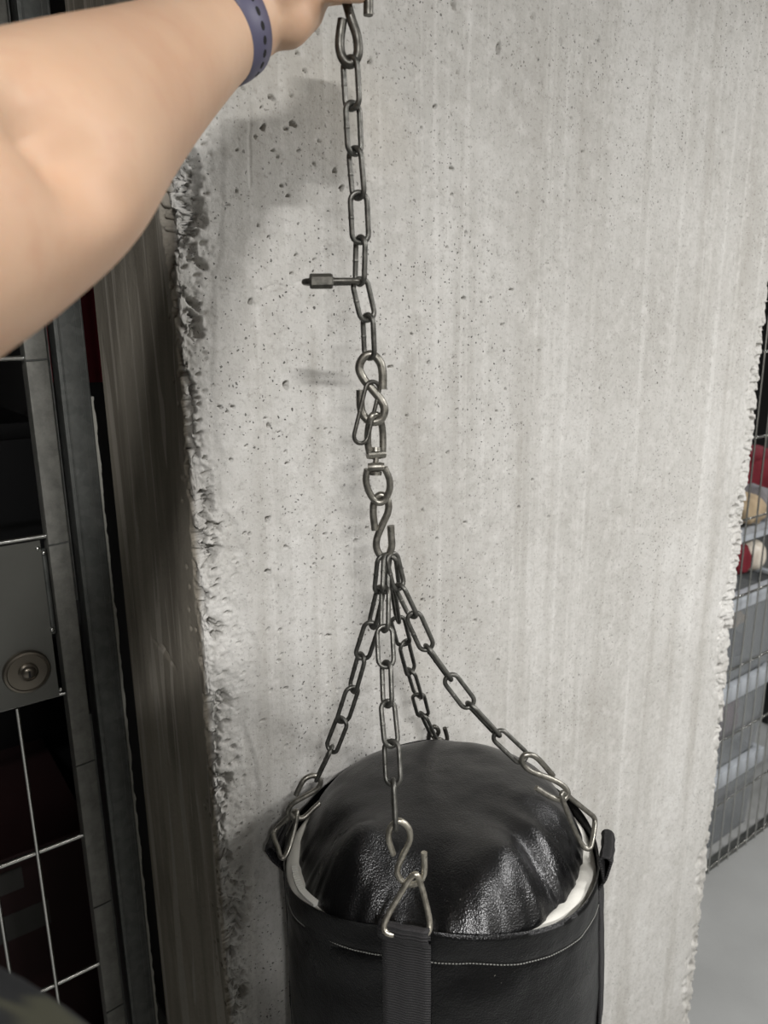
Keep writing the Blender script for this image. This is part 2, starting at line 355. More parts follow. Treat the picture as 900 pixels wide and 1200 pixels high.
def build_wall():
    def seg(a, b, d): return list(np.linspace(a, b, max(2, int(round((b-a)/d))+1))[:-1])
    # t: signed arc length, 0 at the left corner
    LW = YB-YF; W = XR-XL
    t = seg(-LW, -.075, .004)+seg(-.075, -.03, .002)+seg(-.03, .10, .0011)+seg(.10, .42, .00115)+seg(.42, .62, .002)+seg(.62, W-.14, .0042)+seg(W-.14, W+.02, .0019)+seg(W+.02, W+LW, .02)+[W+LW]
    z = seg(0, .55, .006)+seg(.55, .78, .0035)+seg(.78, 1.80, .00115)+seg(1.80, 1.82, .002)+seg(1.82, 2.15, .003)+seg(2.15, CEIL, .02)+[CEIL]
    t = np.array(t); z = np.array(z); Tm, Z = np.meshgrid(t, z)
    X = np.where(Tm < 0, XL, np.where(Tm < W, XL+Tm, XR)); Y = np.where(Tm < 0, YF-Tm, np.where(Tm < W, YF, YF+Tm-W))
    # blended outward normal round the two corners
    def nb(e, w): return sstep(-w, w, e)
    kl = nb(Tm, .014); kr = nb(Tm-W, .014)
    NX = -(1-kl)+kr; NY = -kl*(1-kr); nl = np.hypot(NX, NY); NX /= nl; NY /= nl
    D = np.zeros_like(Tm)
    # gentle unevenness
    D += (fbm(Tm*9, Z*5, 3, 3)-.5)*.0016
    c = np.where((t > -.075) & (t < .20))[0]; e = Tm[:, c]; zz = Z[:, c]
    big = np.exp(-((zz-1.665)/.065)**2)                         # the deep honeycombed patch high on the corner
    low = np.exp(-((zz-.935)/.045)**2)
    wm = .007+.012*fbm(zz*30, e*0, 21, 3)+.022*big+.010*low+.014*sstep(.52, .72, fbm(zz*23, e*0+3, 33, 2))     # how far the damage reaches on the lit face
    wl = .0055+.010*fbm(zz*31, e*0, 41, 3)+.016*big+.006*low                # and on the flank
    wob = (fbm(e*150, zz*150, 51, 3)-.5)*.014
    mask = np.where(e > 0, 1-sstep(.65, 1.0, (e+wob)/wm), 1-sstep(.65, 1.0, (-e+wob)/wl))
    wx = e+(fbm(e*80, zz*80, 61, 3)-.5)*.014; wz = zz+(fbm(e*80, zz*80, 71, 3)-.5)*.014+.35*e
    bite = fbm(wx/.020, wz/.0135, 83, 4)
    deep = sstep(.475, .535, bite+.10*big)                         # separate bites with steep rims
    F1, F2, val, gx, gy = voro(wx/.010, wz/.0085, 81)            # broken pebbles on their floors
    f1, f2, v2, g2x, g2y = voro(wx/.0045, wz/.0038, 91)
    floor_ = .0060+.0045*val+.003*F1+.004*gy*(val-.3)-.003*sstep(0, .25, F2-F1)+.0022*(v2-.5)
    d = mask*(deep*np.maximum(floor_, 0)*(1.75+.4*big)+.0008+.0016*v2*(1-deep)+.0022*np.maximum(val-.5, 0))
    # softly rounded arris everywhere
    rad = .003+.004*fbm(zz*60, zz*0, 5, 3)
    d += np.clip(1-np.abs(e)/rad, 0, 1)**2*.0022
    # slurry skin inside the wandering boundary: slightly proud edge, gritty, with torn slits
    b = np.interp(zz, bz, be)+(fbm(zz*60, zz*0, 7, 3)-.5)*.006
    inside = 1-sstep(-.0035, .0035, e-b); inside = np.where(e > 0, inside, 0)
    d += inside*(.0011+.0018*(fbm(e*150, zz*170, 15, 4)-.45)*2*(1-sstep(.5, 1.0, e/np.maximum(b, .01))*.7))
    d -= np.exp(-((e-b-.001)/.0035)**2)*.0003*(e > 0)
    q1, q2, qv, _, _ = voro((e*.8+zz*.35)/.011+(fbm(e*90, zz*90, 19, 2)-.5)*.8, (zz-.35*e)/.0065, 23)
    sl = sstep(.74, .80, qv)*(1-sstep(.14, .36, q1))*inside*(1-sstep(.35, .95, e/np.maximum(b, .012)))
    d += sl*.0075
    fl = np.where(e < 0, 1.0, 0.0)                                 # a few nicks on the flank too
    q1, q2, qv, _, _ = voro(e/.011+7, zz/.012, 29)
    d += fl*sstep(.86, .9, qv)*(1-sstep(.1, .28, q1))*(1-sstep(.014, .045, -e))*.005
    D[:, c] += d
    # right arris
    c = np.where((t > W-.135) & (t < W+.02))[0]; e = Tm[:, c]-W; zz = Z[:, c]
    wm = .012+.045*sstep(.35, .75, fbm(zz*7, e*0, 101, 3))+.034*np.exp(-((zz-1.19)/.14)**2)+.02*np.exp(-((zz-.25)/.07)**2)
    wob = (fbm(e*90, zz*90, 103, 3)-.5)*.014
    mask = 1-sstep(.6, 1.0, (np.abs(e)+wob)/wm); rim = np.exp(-((np.abs(e)+wob*.6-wm*1.15)/.004)**2)
    F1, F2, val, gx, gy = voro(e/.026+fbm(e*60, zz*60, 5, 2), zz/.014, 107)
    f1, f2, v2, _, _ = voro(e/.014, zz/.0075, 109)
    D[:, c] += mask*(.0015+.0055*np.maximum(val-.25, 0)+.004*gy*val+.004*(v2-.4)+sstep(.78, .82, v2)*(1-sstep(.25, .55, f1))*.010)+np.clip(1-np.abs(e)/.006, 0, 1)**2*.003-.0004*rim
    # formwork seams and hairline cracks
    def ridge(pts, w, h):
        q = [onY(x, y, YF) for x, y in pts]; qz = np.array([p[2] for p in q]); qe = np.array([p[0]-XL for p in q]); o = np.argsort(qz)
        ctr = np.interp(Z[:, 0], qz[o], qe[o]); on = ((Z[:, 0] > qz.min()) & (Z[:, 0] < qz.max()))*1.0
        ctr = ctr+(fbm(Z[:, 0]*70, Z[:, 0]*0, 3, 3)-.5)*.003
        for r in np.where(on > 0)[0]:
            k = np.where(np.abs(t-ctr[r]) < w*4)[0]; D[r, k] += h*np.exp(-((t[k]-ctr[r])/w)**2)
    ridge([(866, 0), (855, 60), (850, 120), (838, 230), (826, 330), (815, 385)], .0045, -.0011)
    ridge([(292, 85), (293, 220)], .0012, .0009); ridge([(728, 0), (727, 40)], .003, -.001)
    ridge([(416, 610), (413, 720)], .0012, .0008)
    xs = np.linspace(224, 362, 200); cr = np.array([onY(x, 348-(x-224)*.125+2*math.sin(x*.21), YF) for x in xs])
    zz = np.interp(XL+t, cr[:, 0], cr[:, 2], left=-9, right=-9)
    for k in np.where(zz > 0)[0]: D[:, k] += .0008*np.exp(-((z-zz[k])/.0009)**2)*(.3+1.2*float(vnoise(np.array(t[k]*160), np.array(2.0), 4)))
    for (gx0, gy0), (gx1, gy1), wd_, dp_ in (((180, 750), (205, 782), .0025, .0014), ((190, 759), (197, 770), .003, .005)):
        ga_ = onX(gx0, gy0, XL); gb_ = onX(gx1, gy1, XL); a0 = np.array([-(ga_[1]-YF), ga_[2]]); b0 = np.array([-(gb_[1]-YF), gb_[2]]); ab = b0-a0
        u_ = np.clip(((Tm-a0[0])*ab[0]+(Z-a0[1])*ab[1])/(ab@ab), 0, 1); dd_ = np.hypot(Tm-a0[0]-u_*ab[0], (Z-a0[1]-u_*ab[1]))
        D += dp_*np.exp(-(dd_/wd_)**2)
    # air holes
    for px_, pz_, rr, el in PORES:
        k0 = np.searchsorted(t, px_-XL-.02); k1 = np.searchsorted(t, px_-XL+.02); r0 = np.searchsorted(z, pz_-.02); r1 = np.searchsorted(z, pz_+.02)
        if k1 <= k0 or r1 <= r0: continue
        ee = Tm[r0:r1, k0:k1]-(px_-XL); zz = Z[r0:r1, k0:k1]-pz_
        ang = np.arctan2(zz, ee); wob = 1+.28*np.sin(ang*2+px_*900)+.18*np.sin(ang*3+pz_*700)
        rad = np.hypot(ee/1.25, (zz+ee*.35*(1-min(el, 1)))/el)/(rr*wob)
        wgt = (1-sstep(.82, 1.10, rad)); D[r0:r1, k0:k1] = np.where(wgt > 0, np.maximum(D[r0:r1, k0:k1], wgt*min(.011, rr*6)), D[r0:r1, k0:k1])
    X = X-NX*D; Y = Y-NY*D
    nr, nc = Tm.shape; V = np.stack([X, Y, Z], -1).reshape(-1, 3)
    i = np.arange(nr*nc).reshape(nr, nc)
    quads = np.stack([i[:-1, :-1], i[:-1, 1:], i[1:, 1:], i[1:, :-1]], -1).reshape(-1, 4)
    back = np.array([[i[0, -1], i[0, 0], i[-1, 0], i[-1, -1]]])
    quads = np.concatenate([quads, back])
    me = bpy.data.meshes.new('wall_front'); me.vertices.add(len(V)); me.vertices.foreach_set('co', V.astype(np.float32).ravel())
    me.loops.add(quads.size); me.loops.foreach_set('vertex_index', quads.astype(np.int32).ravel())
    me.polygons.add(len(quads)); me.polygons.foreach_set('loop_start', np.arange(0, quads.size, 4, dtype=np.int32)); me.polygons.foreach_set('loop_total', np.full(len(quads), 4, dtype=np.int32))
    me.update(calc_edges=True); me.validate()
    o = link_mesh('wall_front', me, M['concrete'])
    tag(o, 'pale cast concrete pier with air holes and crumbling corners behind the chain', 'wall', None, 'structure')
build_wall()

# ------------------------------------------------------------------ rest of the room shell
def struct(name, lo, hi, mat, label, cat):
    o = MB().box(lo, hi).build(name, mat, None, False); tag(o, label, cat, None, 'structure'); return o
struct('floor', (-3.0, -1.6, -.1), (6.0, 3.0, 0), M['floor'], 'pale grey concrete floor running under the wire fence', 'floor')
struct('ceiling', (-3.0, -1.6, CEIL), (6.0, 3.0, CEIL+.1), M['ceil'], 'plain ceiling above the storage passage', 'ceiling')
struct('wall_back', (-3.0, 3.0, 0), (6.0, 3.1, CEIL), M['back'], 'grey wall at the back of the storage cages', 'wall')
struct('wall_right', (6.0, -1.6, 0), (6.1, 3.1, CEIL), M['plaster'], 'wall at the far end of the passage', 'wall')
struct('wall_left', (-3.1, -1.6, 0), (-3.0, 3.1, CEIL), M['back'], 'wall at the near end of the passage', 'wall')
struct('wall_passage', (-3.0, -1.7, 0), (6.0, -1.6, CEIL), M['plaster'], 'wall of the passage facing the concrete pier', 'wall')
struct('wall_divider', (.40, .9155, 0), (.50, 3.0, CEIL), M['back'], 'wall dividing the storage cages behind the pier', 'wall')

# ------------------------------------------------------------------ the gate on the left
FY = .940
gate = empty('wire_gate', (.10, FY, 0)); tag(gate, 'galvanized wire mesh storage gate with lock plate left of the concrete pier', 'gate')
GX0, GX1 = -.78, .2035
def beam(mb, lo, hi): mb.box(lo, hi)
fr = MB(); fr.box((.1795, FY, .03), (.2035, FY+.026, 2.15)); fr.box((GX0, FY, .03), (GX0+.024, FY+.026, 2.15))
fr.box((GX0, FY, 2.15), (GX1, FY+.026, 2.174)); fr.box((GX0, FY, .006), (GX1, FY+.026, .03))
fr.build('gate_frame', M['galv'], gate, False, .0015)
sf = MB(); sf.box((.2037, FY+.012, 1.22), (.2085, FY+.026, 2.15)); sf.box((.2037, FY+.012, .03), (.2085, FY+.026, 1.06)); sf.build('closing_flange', M['galvd'], gate, False)
for zc in (1.300, .998, .778, .60, 1.52, 1.80):
    MB().tube([(.1793, FY-.0003, zc), (.190, FY-.0006, zc+.0004), (.2037, FY-.0003, zc+.0012)], .0011, n=6).build('weld_seam', M['galvd'], gate)
ws = MB()
for zc in [.8896-.2107*k for k in range(1, 5)]+[.8896, 1.3102, 1.5228, 1.7335, 1.944]: ws.tube([(GX0+.01, FY+.010, zc), (.181, FY+.010, zc)], .0034, n=10)
for zc in (1.1002,): ws.tube([(GX0+.01, FY+.011, zc), (.181, FY+.011, zc)], .0028, n=10)
k = 0
while .1215-.0517*k > GX0:
    x = .1215-.0517*k
    ws.tube([(x, FY+.0045, .02), (x, FY+.0045, 1.100)], .0024, n=8); ws.tube([(x, FY+.0045, 1.312), (x, FY+.0045, 2.16)], .0024, n=8); k += 1
ws.build('wire_mesh', M['wire'], gate)
lp = MB(); lp.box((-.02, FY+.004, 1.1015), (.1695, FY+.007, 1.307)); lp.box((.1695, FY+.004, 1.1015), (.1712, FY+.020, 1.307))
plate = lp.build('lock_plate', M['plate'], gate, False)
def disc(mb, c, prof, n=48):                       # turned shape, axis towards -Y; prof = (radius, stand-off)
    vs = []
    for r_, h in prof:
        for k in range(n): a = 2*math.pi*k/n; vs.append((c[0]+r_*math.cos(a), c[1]-h, c[2]+r_*math.sin(a)))
    fs = [(i*n+k, i*n+(k+1) % n, (i+1)*n+(k+1) % n, (i+1)*n+k) for i in range(len(prof)-1) for k in range(n)]
    fs.append(tuple((len(prof)-1)*n+k for k in range(n))); mb.add(vs, fs)
lc = onY(32, 788, FY)
mb = MB(); disc(mb, (lc[0], FY+.004, lc[2]), [(.0275, 0), (.0275, .003), (.0262, .0055), (.0235, .0062), (.0225, .0050), (.0115, .0056), (.0112, .0056)])
ros = mb.build('lock_rosette', M['rosette'], plate); sharp(ros.data, 30)
mb = MB(); disc(mb, (lc[0]+.001, FY-.0016, lc[2]+.001), [(.0112, 0), (.0112, .003), (.0095, .0042), (.0092, .0030), (.0084, .0032), (.0070, .0055), (.0040, .0068), (.001, .0071)])
cyl = mb.build('lock_cylinder', M['rosette'], plate); sharp(cyl.data, 40)
MB().box((lc[0]-.0002, FY-.0094, lc[2]-.0035), (lc[0]+.0022, FY-.0065, lc[2]+.0045)).build('keyhole', M['black'], plate, False)
for px_, py_ in ((45, 643), (52, 648), (62, 738), (72, 808)):
    p = onY(px_, py_, FY+.002); mb = MB(); disc(mb, (p[0]-.0005, FY+.004, p[2]), [(.0028, 0), (.0028, .0012), (.002, .0026), (.0008, .003)], 14); mb.build('bolt', M['wire'], plate)
a = onY(52, 655, FY+.006); b = onY(62, 735, FY+.006); MB().tube([(.1742, FY+.009, 1.295), (.1742, FY+.009, 1.185)], .0036, n=12).build('latch_rod', M['galvd'], gate)

post = empty('gate_post', (.230, FY, 0)); tag(post, 'fixed dull galvanized post between the wire gate and the concrete pier', 'post')
pm = MB(); pm.box((.2135, FY, 0), (.2475, FY+.034, 2.25)); pm.build('upright', M['galvd'], post, False, .002)
pm = MB(); pm.box((.2180, FY-.0015, 0), (.2195, FY+.0003, 2.25)); pm.box((.2375, FY-.0012, 0), (.2390, FY+.0003, 2.25)); pm.box((.2440, FY-.001, 0), (.2455, FY+.0003, 2.25)); pm.build('rolled_rib', M['galvd'], post, False)
# ragged bead of filler in the joint
vs = []; fs = []; zs = np.linspace(.30, 1.475, 500); n = len(zs)
wd = .2488+.0034*fbm(zs*75, zs*0, 3, 4)
for i, zc in enumerate(zs): vs += [(.2474, FY+.002, zc), (wd[i], FY+.001, zc), (wd[i], FY+.034, zc), (.2474, FY+.034, zc)]
for i in range(n-1):
    for k in range(4): fs.append((i*4+k, i*4+(k+1) % 4, i*4+4+(k+1) % 4, i*4+4+k))
fs += [(3, 2, 1, 0), tuple((n-1)*4+k for k in range(4))]
MB().add(vs, fs).build('joint_filler', M['foam'], post, True)

# ------------------------------------------------------------------ the wire fence on the right
fence = empty('wire_fence', (1.75, FY, 0)); tag(fence, 'galvanized wire mesh fence right of the concrete pier', 'fence')
wm = MB()
for zc in [.224+.2107*k for k in range(0, 10)]: wm.tube([(1.285, FY+.004, zc), (3.6, FY+.004, zc)], .0032, n=8)
wm.tube([(1.285, FY+.004, .0225), (3.6, FY+.004, .0225)], .0032, n=8)
x = 1.31
while x < 3.6: wm.tube([(x, FY-.0012, .012), (x, FY-.0012, 2.14)], .0024, n=8); x += .0515
wm.build('wire_mesh', M['wire'], fence)
MB().box((1.285, FY+.008, .001), (3.6, FY+.030, .016)).build('bottom_rail', M['galvd'], fence, False, .0015)
MB().box((3.6, FY-.005, 0), (3.635, FY+.03, 2.16)).build('fence_post', M['galv'], fence, False, .002)
MB().box((1.285, FY+.004, 2.14), (3.6, FY+.028, 2.16)).build('top_rail', M['galv'], fence, False, .0015)

# ------------------------------------------------------------------ things behind the right fence
def lump(mb, c, r_, seed=0, n=22, amp=.22, flat=1.0):
    """soft folded bundle"""
    vs = []; fs = []
    for i in range(n+1):
        th = math.pi*i/n
        for k in range(2*n):
            ph = math.pi*k/n; d = np.array([math.sin(th)*math.cos(ph), math.sin(th)*math.sin(ph), math.cos(th)])
            q = np.sign(d)*np.abs(d)**.8
            f = 1+amp*(float(fbm(np.array(d[0]*2.2+seed+d[2]), np.array(d[1]*2.2+seed*3.1-d[2]*1.5), seed, 4))-.5)*2
            vs.append((c[0]+q[0]*r_[0]*f, c[1]+q[1]*r_[1]*f, c[2]+q[2]*r_[2]*f))
    for i in range(n):
        for k in range(2*n): l = (k+1) % (2*n); fs.append((i*2*n+k, (i+1)*2*n+k, (i+1)*2*n+l, i*2*n+l))
    mb.add(vs, fs); return mb
def bin_box(x0, x1, y0, y1, z0, z1, label, fill):
    t = empty('storage_box', ((x0+x1)/2, (y0+y1)/2, z0)); tag(t, label, 'box', 'clear plastic boxes behind the right fence')
    w = .003; s = .012
    mb = MB(); vs = []; 
    def rect(x0, x1, y0, y1, z): return [(x0, y0, z), (x1, y0, z), (x1, y1, z), (x0, y1, z)]
    vs = rect(x0+s, x1-s, y0+s, y1-s, z0)+rect(x0, x1, y0, y1, z1-.006)+rect(x0+w, x1-w, y0+w, y1-w, z1-.006)+rect(x0+s+w, x1-s-w, y0+s+w, y1-s-w, z0+w)
    fs = [(3, 2, 1, 0), (12, 13, 14, 15)]
    for a in (0, 4, 8):
        for k in range(4): l = (k+1) % 4; fs.append((a+k, a+l, a+4+l, a+4+k))
    mb.add(vs, fs); mb.build('body', M['clear'], t, False)
    mb = MB(); o_ = .010; hgt = .048
    vs = rect(x0-o_, x1+o_, y0-o_, y1+o_, z1-hgt)+rect(x0-o_, x1+o_, y0-o_, y1+o_, z1)+rect(x0+.012, x1-.012, y0+.012, y1-.012, z1)+rect(x0+.012, x1-.012, y0+.012, y1-.012, z1-.012)+rect(x0-.0005, x1+.0005, y0-.0005, y1+.0005, z1-.012)+rect(x0-.0005, x1+.0005, y0-.0005, y1+.0005, z1-hgt)
    fs = []
    for a in (0, 4, 8, 12, 16):
        for k in range(4): l = (k+1) % 4; fs.append((a+k, a+l, a+4+l, a+4+k))
    for k in range(4): l = (k+1) % 4; fs.append((20+k, 20+l, l, k))
    mb.add(vs, fs); mb.build('rim', M['lid'], t, False, .002)
    cx, cy = (x0+x1)/2, (y0+y1)/2; hx, hy, hz = (x1-x0)/2-.05, (y1-y0)/2-.05, (z1-z0)
    return t
def bundle(name, c, r_, mat, label, seed, cat='clothing', group=None):
    o = lump(MB(), c, r_, seed).build(name, mat); rebase(o); tag(o, label, cat, group); return o
BX0, BY0, BY1 = 1.72, .995, 1.36
bin_box(BX0, 2.165, BY0, BY1, .0, .270, 'lowest clear plastic box on the floor behind the right fence', None)
bin_box(BX0, 2.165, BY0, BY1, .273, .548, 'clear plastic box in the middle of the stack behind the right fence', None)
bin_box(BX0, 2.20, BY0, BY1, .551, .830, 'clear plastic box on top of the stack behind the right fence', None)
bundle('folded_blanket', (2.05, 1.13, .10), (.075, .10, .075), M['greyc'], 'grey cloth bundle inside the lowest clear box', 3)
bundle('folded_shirt', (1.88, 1.15, .10), (.07, .11, .075), M['bluec'], 'navy cloth bundle left of the grey one inside the lowest clear box', 4)
bundle('folded_sweater', (2.04, 1.13, .385), (.085, .11, .09), M['mauve'], 'mauve grey cloth bundle inside the middle clear box', 5)
bundle('folded_towel', (2.04, 1.13, .615), (.09, .10, .042), M['darkcloth'], 'dark cloth bundle lying under the tan one in the top clear box', 7)
bundle('folded_scarf', (2.02, 1.13, .712), (.075, .10, .042), M['tan'], 'tan cloth bundle in the top clear box', 9)
# on the top box
bundle('red_pouch', (2.045, 1.09, .890), (.032, .055, .052), M['redfab'], 'dark red fabric pouch lying on the top clear box', 11, 'pouch')
hm = lump(MB(), (2.128, 1.085, .886), (.040, .055, .049), 15, 22, .04).build('sun_hat', M['helmet']); rebase(hm)
tag(hm, 'cream round cap beside the red pouch on the top clear box', 'hat')
sh = empty('storage_shelf', (2.2, 1.3, 0)); tag(sh, 'pale shelf loaded with bundles above the clear boxes', 'shelf')
MB().box((1.62, 1.02, .962), (2.75, 1.45, .982)).build('board', M['lid'], sh, False, .002)
for x_ in (1.64, 2.71):
    for y_ in (1.40, 1.43): 
        if y_ > 1.41: MB().box((x_-.014, y_-.014, 0), (x_+.014, y_+.014, .962)).build('leg', M['blackp'], sh, False, .002)
    MB().box((x_-.014, 1.03, 0), (x_+.014, 1.058, .962)).build('leg', M['blackp'], sh, False, .002)
bundle('tan_cushion', (2.09, 1.09, 1.030), (.045, .06, .046), M['tan'], 'small tan cushion at the front of the pale shelf', 21, 'cushion')
bundle('plush_cushion', (2.185, 1.11, 1.034), (.042, .07, .050), M['greyc'], 'grey cushion right of the tan one on the pale shelf', 19, 'cushion')
bundle('mauve_blanket', (2.16, 1.30, 1.103), (.10, .09, .105), M['mauve'], 'mauve folded blanket behind the cushions on the pale shelf', 23, 'blanket')
bundle('red_blanket', (2.40, 1.26, 1.081), (.10, .10, .085), M['redfab'], 'red blanket at the right on the pale shelf', 25, 'blanket')
# dark garment bags hanging further along
def garment(x0, y0, w, d, z0, z1, name, mat, label, cat, seed):
    mb = MB(); vs = []; fs = []; n = 40; rows = 30
    for i in range(rows+1):
        v = i/rows; zc = z0+(z1-z0)*v; ww = w*(1-.55*max(0, (v-.82)/.18)**1.6); dd = d*(1-.5*max(0, (v-.82)/.18))
        for k in range(n):
            a = 2*math.pi*k/n; f = 1+.10*math.sin(a*6+seed+v*1.3)+.06*math.sin(a*11+seed*2)
            vs.append((x0+math.cos(a)*ww*f, y0+math.sin(a)*dd*f, zc))
    for i in range(rows):
        for k in range(n): l = (k+1) % n; fs.append((i*n+k, i*n+l, (i+1)*n+l, (i+1)*n+k))
    fs += [tuple(reversed(range(n))), tuple(rows*n+k for k in range(n))]
    o = MB().add(vs, fs).build(name, mat); rebase(o); tag(o, label, cat); return o
garment(2.36, 1.56, .20, .07, 1.10, 1.90, 'hanging_coat', M['darkcloth'], 'charcoal coat hanging behind the right fence above the shelf', 'coat', 1)
rl = MB().tube([(1.5, 1.56, 1.93), (3.55, 1.56, 1.93)], .012).build('clothes_rail', M['galv']); rebase(rl); tag(rl, 'steel clothes rail carrying the charcoal coat behind the right fence', 'rail')
for x_ in (1.52, 3.53): pass
cs = empty('equipment_case', (2.93, 1.15, 0)); tag(cs, 'tall black case standing right of the clear boxes behind the fence', 'case')
MB().box((2.80, 1.04, .0), (3.06, 1.30, 1.30)).build('body', M['blackp'], cs, False, .012)
MB().box((2.78, 1.03, 1.30), (3.08, 1.31, 1.325)).build('lid', M['blackp'], cs, False, .004)

# ------------------------------------------------------------------ things in the dark left cage
def carton(x0, x1, y0, y1, z0, z1, mat, label, strips=()):
    t = empty('carton', ((x0+x1)/2, (y0+y1)/2, z0)); tag(t, label, 'box')
    MB().box((x0, y0, z0), (x1, y1, z1)).build('body', mat, t, False, .004)
    for (a, b, c, d) in strips: MB().box((a, y0-.0012, b), (c, y0+.0005, d)).build('paper_label', M['paper'], t, False)
    return t
carton(-.30, .30, 1.50, 1.95, .002, .52, M['red'], 'large dark red carton with grey labels on the floor of the left cage', ((-.02, .44, .16, .49), (.04, .33, .20, .39)))
tk = empty('backdrop', (-.2, 2.2, 0)); tag(tk, 'tall black trunk added to darken the space behind the red carton in the left cage', 'backdrop'); MB().box((-1.2, 2.0, 0), (.39, 2.45, 1.30)).build('body', M['blackp'], tk, False, .01); MB().box((-1.21, 1.99, 1.30), (.395, 2.46, 1.34)).build('lid', M['blackp'], tk, False, .006)  # black box added so the space behind the carton stays dark
garment(.332, 1.26, .056, .045, 1.475, 1.872, 'red_jacket', M['redfab'], 'red jacket hanging high behind the gate posts in the left cage', 'jacket', 4)
jk = bpy.data.objects['red_jacket']; MB().tube(spline([(.332, 1.26, 1.868), (.332, 1.26, 1.895), (.332, 1.250, 1.9045), (.332, 1.243, 1.893), (.332, 1.244, 1.882)], 6), .002).build('hanger_hook', M['wire'], jk)
rl = MB().tube([(-.6, 1.252, 1.889), (.395, 1.252, 1.889)], .006).build('hanging_rail', M['galv']); rebase(rl); tag(rl, 'steel rail carrying the red jacket in the left cage', 'rail')

# ------------------------------------------------------------------ chains and hooks
def link_bm(mb, a, b, roll, rw, half):
    """one welded link between contact points a and b; roll turns its flat about its length"""
    a = np.array(a); b = np.array(b); d = b-a; L = np.linalg.norm(d); d /= L; mid = (a+b)/2
    v = mid-EYE; v /= np.linalg.norm(v); w0 = np.cross(d, v); w0 /= np.linalg.norm(w0); w1 = np.cross(d, w0)
    w = w0*math.cos(R(roll))+w1*math.sin(R(roll)); hl = L/2+rw; rr = half; st = hl-rr
    pts = []
    for k in range(11): t = math.pi*k/10; pts.append(mid+d*(st+rr*math.sin(t))+w*(rr*math.cos(t)))
    for k in range(11): t = math.pi*k/10; pts.append(mid-d*(st+rr*math.sin(t))-w*(rr*math.cos(t)))
    q = []
    for k in range(len(pts)):                      # split the straight sides
        q.append(pts[k]); n_ = pts[(k+1) % len(pts)]
        if np.linalg.norm(n_-pts[k]) > half*1.2:
            for f in (.25, .46, .54, .75): q.append(pts[k]*(1-f)+n_*f)
    rad = [rw]*len(q)
    mb.tube(q, rad, True, 10)
    c = mid-w*half; mb.tube([c-d*.0011, c-d*.0005, c+d*.0005, c+d*.0011], [rw*1.0, rw*1.10, rw*1.10, rw*1.0], False, 10)   # weld bead
    return mb
def chain(name, nodes, rolls, label, mat, rw=.00205, half=.0063, group=None):
    pts = [hp(*n) for n in nodes]
    root = empty(name, pts[-1]); tag(root, label, 'chain', group)
    for i in range(len(pts)-1): link_bm(MB(), pts[i], pts[i+1], rolls[i], rw, half).build('chain_link', mat, root)
    return root
def hook(name, pts, r_, label, mat, group=None, cat='hook', n=9):
    P = [hp(*p) for p in pts]; o = MB().tube(spline(P, n), r_, False, 14).build(name, mat); sharp(o.data, 50); rebase(o); tag(o, label, cat, group); return o

# main chain, from the hand down
MC = [(410, 71), (413, 124), (415.5, 177), (420, 229), (422.5, 281), (421.5, 330), (431, 372), (433, 417)]
chain('steel_chain', [(x, y, .58+.0016*i) for i, (x, y) in enumerate(MC)], [38, -40, 46, -14, 57, -24, 52], 'straight upper chain of seven grey links hanging from the hand', M['chain'])
f1 = .58
hook('s_hook', [(401.3, 22.7, f1), (398, 50, f1), (401, 67, f1), (410, 75, f1), (419, 65, f1), (418.5, 44, f1), (411.5, 22, f1), (406.5, 4, f1), (401, -16, f1), (399.5, -35, f1), (405, -50, f1), (416, -56, f1), (427, -48, f1), (431.5, -30, f1), (431.5, 18, f1)], .0034, 'topmost grey S hook held in the hand', M['dark'])
f2 = .592
hook('s_hook', [(448.3, 456, f2), (448.3, 437, f2), (445, 424, f2), (436, 415.5, f2), (426, 419, f2), (421, 431, f2), (426, 444, f2), (437, 457, f2), (447, 470, f2), (450.5, 481, f2), (446, 491.5, f2), (436.5, 494.5, f2), (428, 489.5, f2), (423, 479, f2), (422.3, 457, f2)], .0034, 'grey S hook joining the upper chain to the swivel', M['hook'])
f3 = .60
hook('s_hook', [(439.5, 621, f3), (437.3, 601, f3), (439, 587, f3), (446.5, 580, f3), (454.5, 587, f3), (454.5, 600, f3), (448, 615, f3), (441.7, 631, f3), (441.5, 643, f3), (447.5, 652.5, f3), (455, 651, f3), (459, 640, f3), (458.5, 628, f3), (458, 616, f3)], .0031, 'grey S hook under the swivel carrying all four lower chains', M['hook'])

# quick link edge-on through the chain
ql = empty('quick_link', hp(390, 330, .585)); tag(ql, 'dark oval quick link with hexagonal nut sticking out left of the upper chain', 'quick link')
A = hp(357, 330.5, .582); B = hp(421, 330, .589); ax = (B-A)/np.linalg.norm(B-A); dp = HD-ax*(HD@ax); dp /= np.linalg.norm(dp); L = np.linalg.norm(B-A); hw = .0085
pts = []
for k in range(13): t = math.pi*k/12; pts.append(B-ax*.0085+ax*(.0085*math.sin(t))-dp*(hw*math.cos(t)))
for k in range(13): t = math.pi*k/12; pts.append(A+ax*.0085-ax*(.0085*math.sin(t))+dp*(hw*math.cos(t)))
q = []
for k in range(len(pts)):
    q.append(pts[k]); n_ = pts[(k+1) % len(pts)]
    if np.linalg.norm(n_-pts[k]) > .01: q += [pts[k]*(1-f)+n_*f for f in (.33, .66)]
MB().tube(q, .0024, True, 12).build('oval_bar', M['dark'], ql)
nA = hp(362, 330.4, .582)-dp*hw*.9; nB = hp(388, 330.2, .585)-dp*hw*.9
nA = A+ax*(L*.075)-dp*hw; nB = A+ax*(L*.49)-dp*hw
o = MB().prism(nA, nB, .0055, 6).build('nut', M['dark'], ql, False); sharp(o.data, 25)

